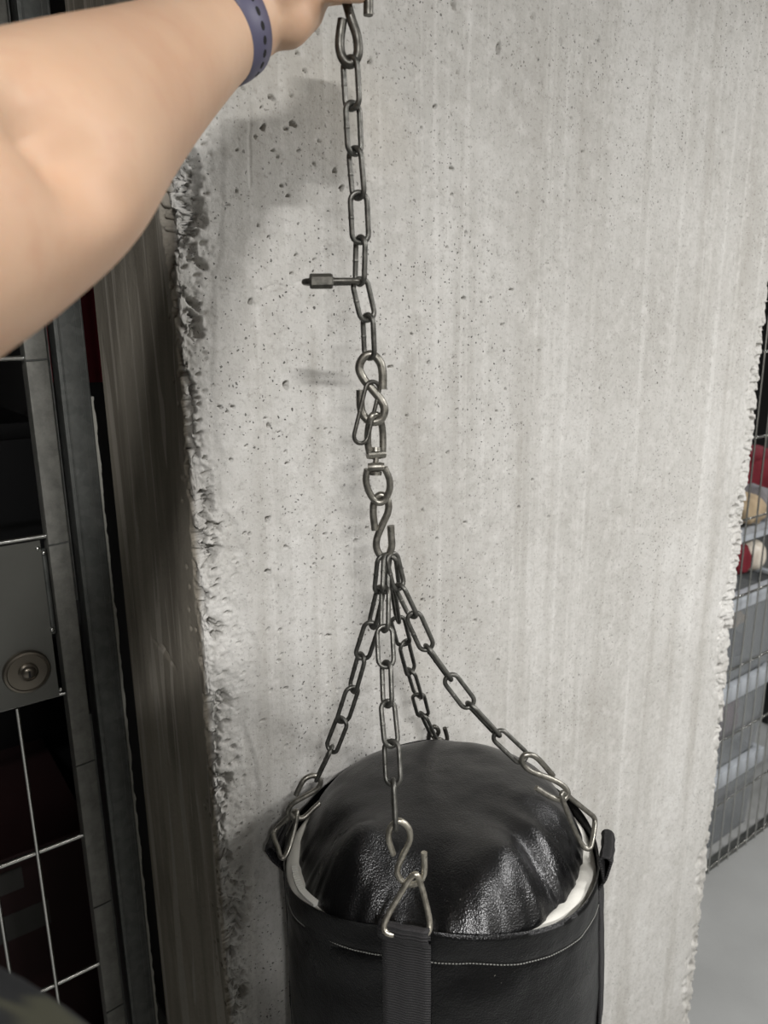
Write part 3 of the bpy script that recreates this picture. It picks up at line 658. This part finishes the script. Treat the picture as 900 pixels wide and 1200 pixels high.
# thin oval link hung on the second S hook
tl = MB(); A = hp(438, 450, .5895); B = hp(421.5, 517, .584); link_bm(tl, A, B, -28, .0017, .0062)
o = tl.build('oval_ring', M['dark']); rebase(o); tag(o, 'thin dark oval ring hanging askew on the middle S hook', 'ring')

# swivel
sw = empty('chain_swivel', hp(440, 591, .597)); tag(sw, 'grey two-eyed steel swivel between the middle and lower S hooks', 'swivel')
def eye(pts, f, name, r_):
    P = [hp(x, y, f+df) for x, y, df in pts]; return MB().tube(spline(P, 7), r_, False, 12)
fs_ = .596
e1 = eye([(433, 531, .000), (431, 518, -.001), (431.5, 503, -.004), (435, 489, -.007), (441, 486, -.004), (446, 493, .003), (448.5, 508, .006), (448.5, 530, .005)], fs_, 'e', .0029)
p0 = hp(430.5, 533, fs_-.001); p1 = hp(451, 532, fs_+.005); e1.tube([p0, p0*.7+p1*.3, p0*.3+p1*.7, p1], [.0034, .0040, .0040, .0034], False, 12)
e1.build('upper_eye', M['hook'], sw)
e2 = eye([(430.5, 550, -.002), (428.8, 562, -.001), (431.5, 574, 0), (437, 584, .001), (444.5, 589, .001), (451.5, 585, .001), (456.5, 573, 0), (456, 561, -.001), (450.5, 548, -.002)], fs_, 'e', .0029)
p0 = hp(431, 547.5, fs_-.002); p1 = hp(450.5, 547, fs_-.002); e2.tube([p0, p0*.7+p1*.3, p0*.3+p1*.7, p1], [.0032, .0038, .0038, .0032], False, 12)
e2.build('lower_eye', M['hook'], sw)
pn = MB(); q0 = hp(440.5, 524, fs_+.002); q1 = hp(440.5, 557, fs_-.001); t_ = (q1-q0)
pn.tube([q0, q0+t_*.14, q0+t_*.16, q0+t_*.86, q0+t_*.865, q1], [.0044, .0048, .0024, .0024, .0050, .0048], False, 14)
o = pn.build('pivot_pin', M['hook'], sw); sharp(o.data, 40)

# the four lower chains
def lerpf(nodes, fa, fb):
    n = len(nodes)-1; return [(x, y, fa+(fb-fa)*i/n) for i, (x, y) in enumerate(nodes)]
grp = 'chains fanning out to the bag'
c6 = lambda lst: [(360+x/3.75, 640+y/3.75) for x, y in lst]
chain('steel_chain', lerpf(c6([(337, 48), (322, 192), (285, 345), (240, 485), (200, 627), (155, 765), (105, 892)])+[(372, 911)], .600, .637), [-35, 60, -6, 55, -32, 26, 86], 'lower chain running from the hook to the left side of the bag', M['chain'], group=grp)
chain('steel_chain', lerpf(c6([(347, 48), (342, 192), (340, 362), (347, 520), (353, 692), (370, 868)])+[(461, 917), (463.5, 969)], .598, .502), [-70, 62, 2, 56, -30, 24, 88], 'lower chain running down to the front strap of the bag', M['chain'], group=grp)
chain('steel_chain', lerpf(c6([(360, 46), (376, 175), (396, 318), (425, 428), (456, 550), (487, 655), (510, 742), (556, 840)]), .602, .775), [30, 78, 4, -38, 58, 8, 70], 'lower chain running to the hidden far side of the bag', M['chain'], group=grp)
chain('steel_chain', lerpf(c6([(372, 44), (404, 178), (464, 303), (528, 445), (624, 578), (714, 696), (835, 826)])+[(613, 889)], .600, .602), [-40, 58, 4, 82, 4, 78, 6], 'lower chain sweeping out to the right side of the bag', M['chain'], group=grp)

# bag hooks
hook('s_hook', [(461, 1001, .503), (455.5, 984, .502), (457.5, 970, .502), (468, 962, .502), (479, 971, .502), (480, 985, .502), (471.5, 1004, .499), (465.5, 1021, .496), (473, 1034, .494), (486.5, 1036, .492), (496.5, 1025, .492), (497, 999, .493)], .0024, 'bright S hook at the front of the bag below its chain', M['bright'])
hook('s_hook', [(346.7, 932, .630), (356, 914, .634), (368, 909, .638), (375.5, 916, .640), (371, 925, .639), (354, 935, .636), (341.5, 943, .634), (338, 952, .634), (345, 958.5, .638), (356, 958, .642), (368, 947, .647), (375, 940.5, .650)], .0026, 'grey S hook lying over the left shoulder of the bag', M['hook'])
hook('s_hook', [(648, 909, .603), (629, 888, .598), (616, 884.5, .597), (611.5, 892, .597), (621, 903, .597), (644, 912, .597), (659, 920, .597), (665.5, 929, .596), (660, 936.5, .594), (647, 934.5, .592), (628, 923, .590)], .0026, 'grey S hook lying over the right shoulder of the bag', M['hook'])
hook('s_hook', [(501.5, 872, .786), (503.5, 858, .782), (509, 851.5, .780), (514, 857, .781), (510, 866, .785), (517, 870, .79), (524, 866.5, .793), (521, 853, .792)], .0026, 'half-hidden S hook behind the top of the bag', M['dark'])

# ------------------------------------------------------------------ punching bag
LAT, FWD, BR = .0551, .6427, .161
BC = view(LAT, FWD, 0)
bag = empty('punching_bag', (BC[0], BC[1], 0)); tag(bag, 'black leather punching bag standing against the concrete pier', 'punching bag')
# azimuth 0 = towards the camera, positive to the right
def bagpt(az, r_, z): return BC+HR*(math.sin(az)*r_)-HD*(math.cos(az)*r_)+np.array([0, 0, z])
RIM = [(-180, 1.045), (-140, 1.045), (-97, 1.048), (-70, 1.050), (-45, 1.072), (-15, 1.094), (10, 1.088), (40, 1.074), (60, 1.068), (75, 1.062), (110, 1.055), (180, 1.045)]
rz_a = np.array([a for a, _ in RIM]); rz_z = np.array([z for _, z in RIM])
def per(x, a, y):   # smooth periodic lookup
    xs = np.array([x-6, x-3, x, x+3, x+6]); xs = (xs+180) % 360-180; return float(np.interp(xs, a, y).mean())
def rimz(azd): return per(azd, rz_a, rz_z)
CAPR = [(-180, .155), (-120, .153), (-100, .146), (-75, .143), (-55, .147), (-38, .156), (-15, .158), (12, .158), (22, .152), (40, .141), (58, .135), (75, .135), (100, .144), (125, .153), (180, .155)]
cr_a = np.array([a for a, _ in CAPR]); cr_r = np.array([r_ for _, r_ in CAPR])
NA = 360
def rimR(azd): return BR-.009*math.exp(-((wrapd(azd, 80))/34)**2)
def wrapd(a, c): return (a-c+180) % 360-180
def loft(rows, close=False, capb=False, capt=False):
    n = len(rows[0]); vs = [p for r_ in rows for p in r_]; fs = []
    for i in range(len(rows)-1):
        for k in range(n): l = (k+1) % n; fs.append((i*n+k, i*n+l, (i+1)*n+l, (i+1)*n+k))
    if capb: fs.append(tuple(reversed(range(n))))
    if capt: fs.append(tuple((len(rows)-1)*n+k for k in range(n)))
    return MB().add(vs, fs)
def gauss(x, c, w): return math.exp(-((x-c)/w)**2)
def wrapd(a, c): return (a-c+180) % 360-180
# outer shell with a hemmed mouth
rows = []
prof = [(0, 0, 0)]
def shell_r(azd, below):
    r_ = BR-.0015-(BR-rimR(azd))*math.exp(-(below/.075)**2)+.0015*math.sin(math.radians(azd*2+40))
    r_ += -.003*gauss(below, .06, .03)*gauss(wrapd(azd, -55), 0, 22)          # dent below the left hem
    r_ += .0010*math.sin(below*120+azd*.11)*gauss(below, .05, .05)*gauss(wrapd(azd, -45), 0, 30)
    r_ += -.004*gauss(below, .035, .014)*gauss(wrapd(azd, 5), 0, 9)+.002*gauss(below, .055, .02)*gauss(wrapd(azd, 10), 0, 12)
    r_ += .0016*(float(fbm(np.array(azd*.07+50), np.array(below*26+7), 77, 3))-.5)*2
    r_ += -.0012*gauss(below, .0285, .0022)                                        # stitched groove
    r_ += .0035*gauss(wrapd(azd, 82), 0, 5)*sstep(0, .03, np.array(below))          # soft vertical crease at the right
    return r_
for below in [-.0015]:
    rows.append([bagpt(R(k), rimR(k)-.0035, rimz(k-180 if k > 180 else k)-.018) for k in range(NA)])
    rows.append([bagpt(R(k), rimR(k)-.0040, rimz(wrapd(k, 0))-.002) for k in range(NA)])
    rows.append([bagpt(R(k), rimR(k)-.0022, rimz(wrapd(k, 0))+.0006) for k in range(NA)])
for below in [.0012, .004, .010, .018, .024, .027, .0285, .030, .033, .038, .045, .053, .062, .072, .084, .098, .115, .135, .16, .20, .3, .5, .75, .95]:
    rows.append([bagpt(R(k), shell_r(wrapd(k, 0), below), rimz(wrapd(k, 0))-below if below < .3 else (rimz(wrapd(k, 0))-.3)*(1-(below-.3)/.75)+.0*(below)) for k in range(NA)])
rows.append([bagpt(R(k), BR-.006, .002) for k in range(NA)])
rows = rows[::-1]
sh_ = loft(rows, capb=True).build('shell', M['vinyl'], bag)
# hem stitching
st_ = MB()
for k in range(0, 720):
    a0 = k*.5
    if k % 2: continue
    p = bagpt(R(a0), shell_r(wrapd(a0, 0), .0285)+.0008, rimz(wrapd(a0, 0))-.0285); q = bagpt(R(a0+.62), shell_r(wrapd(a0+.62, 0), .0285)+.0008, rimz(wrapd(a0+.62, 0))-.0285)
    st_.tube([p, q], .0005, n=5)
st_.build('stitching', M['stitch'], sh_)
# cap: a gathered dome
def cap_pt(azd, u):
    rc = per(azd, cr_a, cr_r); rr = rc*u
    z0 = rimz(azd)*.0+1.062+(rimz(azd)-1.062)*u**3
    ridge = 0
    ridge += .014*gauss(wrapd(azd, 22), 0, 14)*gauss(u, .74, .24)                 # broad swelling right of the front hook
    ridge += .007*gauss(wrapd(azd, 52), 0, 7)*gauss(u, .80, .22)
    ridge -= .008*gauss(wrapd(azd, 39), 0, 5)*gauss(u, .85, .18)
    ridge += .019*gauss(wrapd(azd, -47), 0, 12)*gauss(u, .76, .19)                 # the lit fold at the left
    ridge -= .023*gauss(wrapd(azd, -13), 0, 13)*gauss(u, .82, .25)                 # valley behind the front strap
    ridge -= .006*gauss(wrapd(azd, -72), 0, 9)*gauss(u, .8, .2)
    ridge += .004*gauss(wrapd(azd, 80), 0, 8)*gauss(u, .8, .2)
    gath = sstep(.80, .99, np.array(u))*(1-sstep(.99, 1.02, np.array(u)))
    ga = .5+.5*gauss(wrapd(azd, 42), 0, 34)+.2*gauss(wrapd(azd, -60), 0, 20)
    ph = azd+5*float(vnoise(np.array(azd*.06+9), np.array(1.0), 5))
    ridge += float(gath)*ga*.0016*(math.sin(math.radians(ph*38))+.5*math.sin(math.radians(ph*61+30)))
    ridge += .005*(float(fbm(np.array(rr*math.cos(R(azd))*14+20), np.array(rr*math.sin(R(azd))*14+20), 13, 3))-.5)*2*(1-u**6)
    prof_ = (1-u**4.6)
    z = z0+.055*prof_-.008*u**8+ridge
    bul = .004*gauss(u, .93, .1)
    return bagpt(R(azd), rr+bul*0, z)
rows = []
us = list(np.linspace(.012, .78, 46))+list(np.linspace(.79, 1.0, 34))
for u in us: rows.append([cap_pt(wrapd(k*.5, 0), u) for k in range(720)])
rows.append([p+np.array([0, 0, -.012]) for p in rows[-1]])
rows = rows[::-1]
cap_ = loft(rows, capt=True).build('top_cap', M['leather'], bag)
# white lining strip seen between cap and shell
rows = []
for j, v in enumerate(np.linspace(0, 1, 9)):
    rr_ = []
    for k in range(NA):
        a = wrapd(k, 0); rc = min(per(a, cr_a, cr_r)-.006, rimR(k)-.014); ro = rimR(k)-.0048
        rr_.append(bagpt(R(a), rc+(ro-rc)*v, rimz(a)-.0075-.014*(gauss(wrapd(a, -12), 0, 24)+gauss(wrapd(a, 178), 0, 50))+.004*math.sin(v*math.pi)+.0012*math.sin(math.radians(a*23))*math.sin(v*3.1)-.003*v))
    rows.append(rr_)
rows = [[p-np.array([0, 0, .02]) for p in rows[0]]]+rows+[[p-np.array([0, 0, .002]) for p in rows[-1]]]
loft(rows[::-1]).build('lining', M['white'], bag)
# zipper on the left part of the lining
zp = MB()
for k in range(20):
    a = -80+k*1.45; rc = min(per(a, cr_a, cr_r)-.006, rimR(a)-.014); c = bagpt(R(a), rc*.45+(rimR(a)-.0048)*.55, rimz(a)-.0040); t = HR*math.cos(R(a))+HD*math.sin(R(a)); rad = HR*math.sin(R(a))-HD*math.cos(R(a)); upv = np.array([0, 0, 1.0])
    vs = [c+t*sx*.0012+rad*sy*.0030+upv*sz*.0016 for sx in (-1, 1) for sy in (-1, 1) for sz in (-1, 1)]
    zp.add(vs, [(0,1,3,2),(4,6,7,5),(0,4,5,1),(2,3,7,6),(0,2,6,4),(1,5,7,3)])
zp.build('zipper', M['zip'], bag, False)
# straps and triangle rings
def strap(az, w, ztop, lean, thick=.0022, out=.0025, drop=.26, s0=.012):
    """webbing band sewn to the shell, its top looped over the ring base"""
    rad = HR*math.sin(R(az))-HD*math.cos(R(az)); tan = HR*math.cos(R(az))+HD*math.sin(R(az)); mb = MB()
    rz_ = rimz(az)
    path = []
    for s in np.linspace(drop, s0, 26): path.append((shell_r(az, s)+out, rz_-s))
    BR_ = rimR(az); lr = .0062; cr_ = BR_+lean; cz_ = ztop-lr
    path += [(BR_+out+(lean+lr-out)*.55, path[-1][1]+(cz_-path[-1][1])*.45), (cr_+lr, cz_)]
    path += [(cr_+lr*math.cos(R(q)), cz_+lr*math.sin(R(q))) for q in (30, 60, 90, 120, 150, 180)]
    path += [(BR_+.004+(cr_-lr-BR_-.004)*.5, (cz_+rz_)/2), (BR_+.003, rz_-.002)]
    vs = []; fs = []
    nw = 9
    for i, (rr_, z) in enumerate(path):
        for k in range(nw):
            x = (k/(nw-1)-.5)*w
            curve = math.sqrt(max(rr_*rr_-x*x, 0))-rr_
            vs.append(BC+rad*(rr_+curve*.9+.0004*math.sin(k*2.0))+tan*x+np.array([0, 0, z]))
    for i in range(len(path)-1):
        for k in range(nw-1): fs.append((i*nw+k, i*nw+k+1, (i+1)*nw+k+1, (i+1)*nw+k))
    mb.add(vs, fs); me = mb.mesh('strap'); o = link_mesh('strap', me, M['webbing'], bag)
    md = o.modifiers.new('thickness', 'SOLIDIFY'); md.thickness = thick; md.offset = -1
    return o
def ring(pts, mat, r_=.0024):
    P = [hp(*p) for p in pts]; o = MB().tube(spline(P, 8, True), r_, True, 12).build('strap_ring', mat, bag); return o
strap(-15, .040, 1.1035, .008); strap(70, .040, 1.090, .004); strap(-99, .040, 1.043, .0135, s0=.034); strap(178, .040, 1.050, .006)
ring([(488, 1025, .490), (493, 1036, .489), (498.5, 1056, .486), (503.5, 1080, .482), (501.5, 1092, .4785), (492, 1096, .478), (474, 1095, .478), (456, 1094, .478), (450, 1087, .480), (454, 1074, .483), (466, 1053, .487), (480, 1030, .490)], M['bright'])
ring([(348, 951, .640), (346, 968, .634), (340, 990, .622), (334, 1004, .612), (329, 1004, .612), (326, 994, .622), (321, 980, .640), (323, 972, .648), (333, 962, .650), (341, 954, .647)], M['hook'])
ring([(658, 931, .592), (664, 950, .590), (672, 970, .588), (683, 991, .585), (691, 994, .585), (694.5, 983, .592), (697, 966, .604), (696, 958, .607), (687, 950, .605), (672, 938, .600), (663, 930.5, .596)], M['hook'])
ring([(511, 868, .786), (506, 882, .795), (503, 897, .80), (508, 904, .802), (522, 905, .802), (535, 903, .802), (537, 896, .80), (530, 882, .796), (519, 868, .788)], M['dark'])

# ------------------------------------------------------------------ person: arm, hand, strap, shirt
person = empty('person', view(-.2, 0, 0)); tag(person, 'person with bare outstretched arm, mauve wrist strap and dark shirt holding up the chain', 'person')
bm_ = MB()
def cs(x, y, d): return atd(x, y, d)                 # pixel-free: positions are metric once lifted to depth
ARM = [((-.215, -.115, -.02), .060), ((-.205, -.06, .06), .055), ((-.19, .015, .145), .051)]
def camp(p): return EYE+RT*p[0]+UP*p[1]+FW*p[2]
pts = [camp(p) for p, _ in ARM]; rad = [r_ for _, r_ in ARM]
for x, y, rp, d in ((-100, 267, 166, .252), (-38, 236, 154, .272), (46, 189, 133, .306), (112, 139, 104, .352), (165, 102, 82, .395), (212, 70, 65, .437), (246, 44, 56.5, .466), (272, 24, 54, .482), (296, 8, 51, .496)):
    pts.append(atd(x, y, d)); rad.append(rp*d/F)
sp = spline(np.c_[np.array(pts), np.array(rad)], 10)
bm_.tube(sp[:, :3], sp[:, 3], False, 40)
AX = sp[-1, :3]-sp[-14, :3]; AX /= np.linalg.norm(AX)
def blob(a, b, ra, rb, n=20):
    a = np.array(a); b = np.array(b); d = b-a; L = np.linalg.norm(d); d = d/L; P = []; Q = []
    for k in range(7): t = math.pi/2*(1-k/6); P.append(a-d*ra*math.sin(t)); Q.append(max(ra*math.cos(t), 1e-4))
    for k in range(7): t = math.pi/2*k/6; P.append(b+d*rb*math.sin(t)); Q.append(max(rb*math.cos(t), 1e-4))
    bm_.tube(P, Q, False, n)
# palm: three overlapping lobes from wrist to knuckles
W0 = atd(292, 6, .495)
blob(W0, hp(333, 20, .560), .0285, .0195); blob(hp(333, 20, .560), hp(355, 10, .585), .0195, .0155); blob(hp(355, 10, .585), hp(366, -8, .59), .0155, .012); blob(W0, hp(345, -30, .572), .027, .021); blob(hp(345, -30, .572), hp(372, -52, .596), .021, .015)
blob(hp(345, -8, .565), hp(370, -20, .592), .021, .016)
# four fingers curled round the hook, stacked upwards from the little finger
FG = [(-9, .0074, .92), (-33, .0083, 1.0), (-58, .0086, 1.05), (-83, .0084, 1.0)]
for y0, r_, s in FG:
    k1 = hp(368, y0+2, .598); k2 = hp(368+50*s, y0-1, .606); k3 = hp(368+56*s, y0, .575); k4 = hp(372+18*s, y0+1, .560)
    P = spline([k1, k2, k3, k4], 8); bm_.tube(P, np.linspace(r_*1.12, r_*.82, len(P)), False, 16)
    blob(k4, k4+(k4-k3)*.02, r_*.84, r_*.78); blob(k1, k2, r_*1.15, r_*1.0)
P = spline([hp(318, -40, .545), hp(350, -80, .555), hp(385, -92, .556), hp(412, -88, .562)], 8); bm_.tube(P, np.linspace(.015, .0095, len(P)), False, 16); blob(P[-1], P[-1]+(P[-1]-P[-4])*.1, .0095, .008)
blob(hp(325, -15, .55), hp(345, -70, .556), .019, .014)
# shoulder, neck and head (behind the lens)
blob(camp((-.215, -.115, -.02)), view(-.14, .05, 1.38), .055, .06); blob(view(-.14, .05, 1.36), view(-.045, -.115, 1.50), .058, .052)
HC = view(-.03, -.145, 1.585); hf = HD*.97+HR*.2; hf /= np.linalg.norm(hf); hs = np.cross(hf, np.array([0, 0, 1.0])); hu = np.array([0, 0, 1.0])
blob(HC-hf*.03+hu*.03, HC+hf*.018+hu*.028, .080, .074, 28); blob(HC+hu*.02+hf*.012, HC-hu*.075+hf*.035, .070, .040, 28); blob(HC-hu*.055+hf*.03, HC-hu*.088+hf*.052, .042, .022)
blob(HC+hf*.082+hu*.012, HC+hf*.103-hu*.022, .007, .0125)                                   # nose
for q in (-1, 1):
    blob(HC+hs*q*.075+hu*.012-hf*.005, HC+hs*q*.076-hu*.022, .013, .009)                     # ears
    blob(HC+hs*q*.030+hf*.076+hu*.018, HC+hs*q*.034+hf*.074+hu*.018, .0125, .0115)            # eyelids
blob(HC+hs*.018+hf*.083-hu*.050, HC-hs*.018+hf*.083-hu*.050, .0065, .0065)                   # lips
me = bm_.mesh('body'); tmp = bpy.data.objects.new('tmp', me); COL.objects.link(tmp)
md = tmp.modifiers.new('r', 'REMESH'); md.mode = 'VOXEL'; md.voxel_size = .0023; md.use_smooth_shade = True
ms = tmp.modifiers.new('s', 'SMOOTH'); ms.iterations = 9; ms.factor = .5
dg = bpy.context.evaluated_depsgraph_get(); me2 = bpy.data.meshes.new_from_object(tmp.evaluated_get(dg)); bpy.data.objects.remove(tmp)
# elbow crook: shallow hollow and crease
co = np.empty(len(me2.vertices)*3, np.float32); me2.vertices.foreach_get('co', co); co = co.reshape(-1, 3)
nn = np.empty(len(me2.vertices)*3, np.float32); me2.vertices.foreach_get('normal', nn); nn = nn.reshape(-1, 3)
q = co-EYE; dd = q@FW; px = 450+F*(q@RT)/dd; py = 600-F*(q@UP)/dd
facing = ((nn*(-q)).sum(1) > 0)*(dd > .1)
l0 = np.array([20., 110.]); l1 = np.array([110., 225.]); dl = (l1-l0)/np.linalg.norm(l1-l0); s_ = (px-l0[0])*dl[0]+(py-l0[1])*dl[1]; t_ = -(px-l0[0])*dl[1]+(py-l0[1])*dl[0]
along = np.clip(s_/np.linalg.norm(l1-l0), 0, 1)
hol = np.exp(-((t_+10*np.sin(along*3))/38)**2)*sstep(-60, 50, s_)*(1-sstep(90, 210, s_))*sstep(.0, .35, (nn*(-q)).sum(1)/np.linalg.norm(q, axis=1))*(dd > .1)
co -= nn*(hol*.0150)[:, None]
me2.vertices.foreach_set('co', co.astype(np.float32).ravel()); me2.name = 'body'; me2.materials.clear()
body = link_mesh('body', me2, M['skin'], person)
# cropped hair on the back and top of the head
hm_ = MB(); vs = []; fs = []; n = 40; m_ = 16
for i in range(m_+1):
    th = math.pi*.62*i/m_
    for k in range(n):
        ph = 2*math.pi*k/n; front = max(0, math.cos(ph)); th2 = th*(1-.42*front)
        d = hf*(math.sin(th2)*math.cos(ph)*.108)+hs*(math.sin(th2)*math.sin(ph)*.087)+hu*(math.cos(th2)*.105)
        vs.append(HC+hu*.022-hf*.010+d*(1+.015*math.sin(ph*17+i)))
for i in range(m_):
    for k in range(n): l = (k+1) % n; fs.append((i*n+k, (i+1)*n+k, (i+1)*n+l, i*n+l))
tag(hm_.add(vs, fs).build('hair', M['hair'], person), 'short dark brown hair')
# wrist strap
i0 = len(sp)-16; c0 = sp[i0, :3]; ta = sp[i0+3, :3]-sp[i0-3, :3]; ta /= np.linalg.norm(ta)
ta = ta+RT*.10-UP*.10; ta /= np.linalg.norm(ta)
def wring(off, r_, n=64):
    e1 = np.cross(ta, UP); e1 /= np.linalg.norm(e1); e2 = np.cross(ta, e1)
    return [c0+ta*off+(e1*math.cos(2*math.pi*k/n)+e2*math.sin(2*math.pi*k/n))*r_ for k in range(n)]
WR = float(sp[i0, 3])+.0012; hw = .0115
rows = [wring(-hw, WR-.0026), wring(-hw, WR+.0004), wring(-hw+.0012, WR+.0016), wring(0, WR+.0019), wring(hw-.0012, WR+.0010), wring(hw, WR-.0002), wring(hw, WR-.0032), wring(-hw, WR-.0026)]
ws_ = loft(rows[::-1]).build('watch_strap', M['strap'], person); tag(ws_, 'mauve perforated wrist strap')
# holes of the strap on the side facing the camera
hl = MB(); e1 = np.cross(ta, UP); e1 /= np.linalg.norm(e1); e2 = np.cross(ta, e1)
tocam = EYE-c0; a_c = math.atan2(tocam@e2, tocam@e1)
HOLES = []
for k in range(-3, 6):
    a = a_c+k*.24; rd = e1*math.cos(a)+e2*math.sin(a); tg = -e1*math.sin(a)+e2*math.cos(a); c = c0+ta*.0012+rd*(WR+.00195); vs = []
    for j in range(14): t = 2*math.pi*j/14; vs.append(c+ta*(0.0017*math.cos(t))+tg*(.0026*math.sin(t)))
    for j in range(14): vs.append(vs[j]-rd*.0015)
    hl.add(vs, [tuple(range(14))]+[(j, (j+1) % 14, 14+(j+1) % 14, 14+j) for j in range(14)])
hl.build('strap_hole', M['black'], ws_)
# shirt
rows = spline([(.82, .185, .12), (.95, .185, .12), (1.10, .19, .13), (1.22, .20, .14), (1.29, .20, .142), (1.34, .195, .128), (1.38, .18, .10), (1.41, .15, .08), (1.44, .08, .06), (1.455, .066, .057)], 5); rr_ = []
for z, a, b in rows:
    ring_ = []
    for k in range(72):
        t = 2*math.pi*k/72; f = 1+.012*math.sin(t*7+z*20)+.008*math.sin(t*13-z*33); x = a*f*math.cos(t); y = b*f*math.sin(t)
        ring_.append(view(-.14+.7071*(x+y), .06+.7071*(y-x), z))
    rr_.append(ring_)
sl = loft(rr_, capb=True); 
spl = [camp((-.205, -.15, -.06)), camp((-.215, -.115, -.02)), camp((-.207, -.07, .045))]; spl = spline(spl, 6)
sl.tube(spl, np.linspace(.085, .068, len(spl)), False, 32, False)
o = sl.build('shirt', M['shirt'], person); tag(o, 'dark shirt with a pale print')

# ------------------------------------------------------------------ light
wd = bpy.data.worlds.new('world'); SC.world = wd; wd.use_nodes = True; wd.node_tree.nodes['Background'].inputs[0].default_value = (.9, .95, 1, 1); wd.node_tree.nodes['Background'].inputs[1].default_value = .02
def area(name, loc, sx, sy, power, col=(1, .97, .92)):
    l = bpy.data.lights.new(name, 'AREA'); l.shape = 'RECTANGLE'; l.size = sx; l.size_y = sy; l.energy = power; l.color = col
    o = bpy.data.objects.new(name, l); COL.objects.link(o); o.location = loc; return o
area('ceiling_tube_or_added_lamp', (1.75, -.95, CEIL-.06), .7, .10, 52, (1, .985, .98))
area('ceiling_tube_or_added_lamp', (2.05, -.25, CEIL-.06), .7, .10, 15, (1, .985, .98))
area('ceiling_tube_or_added_lamp', (4.5, .35, CEIL-.06), 1.2, .08, 12, (1, .985, .98))  # unseen lamp added for glints on the right fence wires
area('ceiling_tube_or_added_lamp', (-.56, -1.12, CEIL-.06), .3, .08, 70, (1, .985, .98))
area('ceiling_tube_or_added_lamp', (.42, -1.25, CEIL-.06), .24, .06, 5, (1, .985, .98))  # small unseen lamp added to put highlights on the gate wires
area('cage_fill', (2.9, 1.9, CEIL-.06), .9, .12, 18, (.94, .97, 1))  # unseen fill lamp added to lighten the things behind the right fence
SC.view_settings.view_transform = 'Standard'; SC.view_settings.look = 'None'; SC.view_settings.gamma = 1; SC.view_settings.exposure = .13; SC.view_settings.use_curve_mapping = False
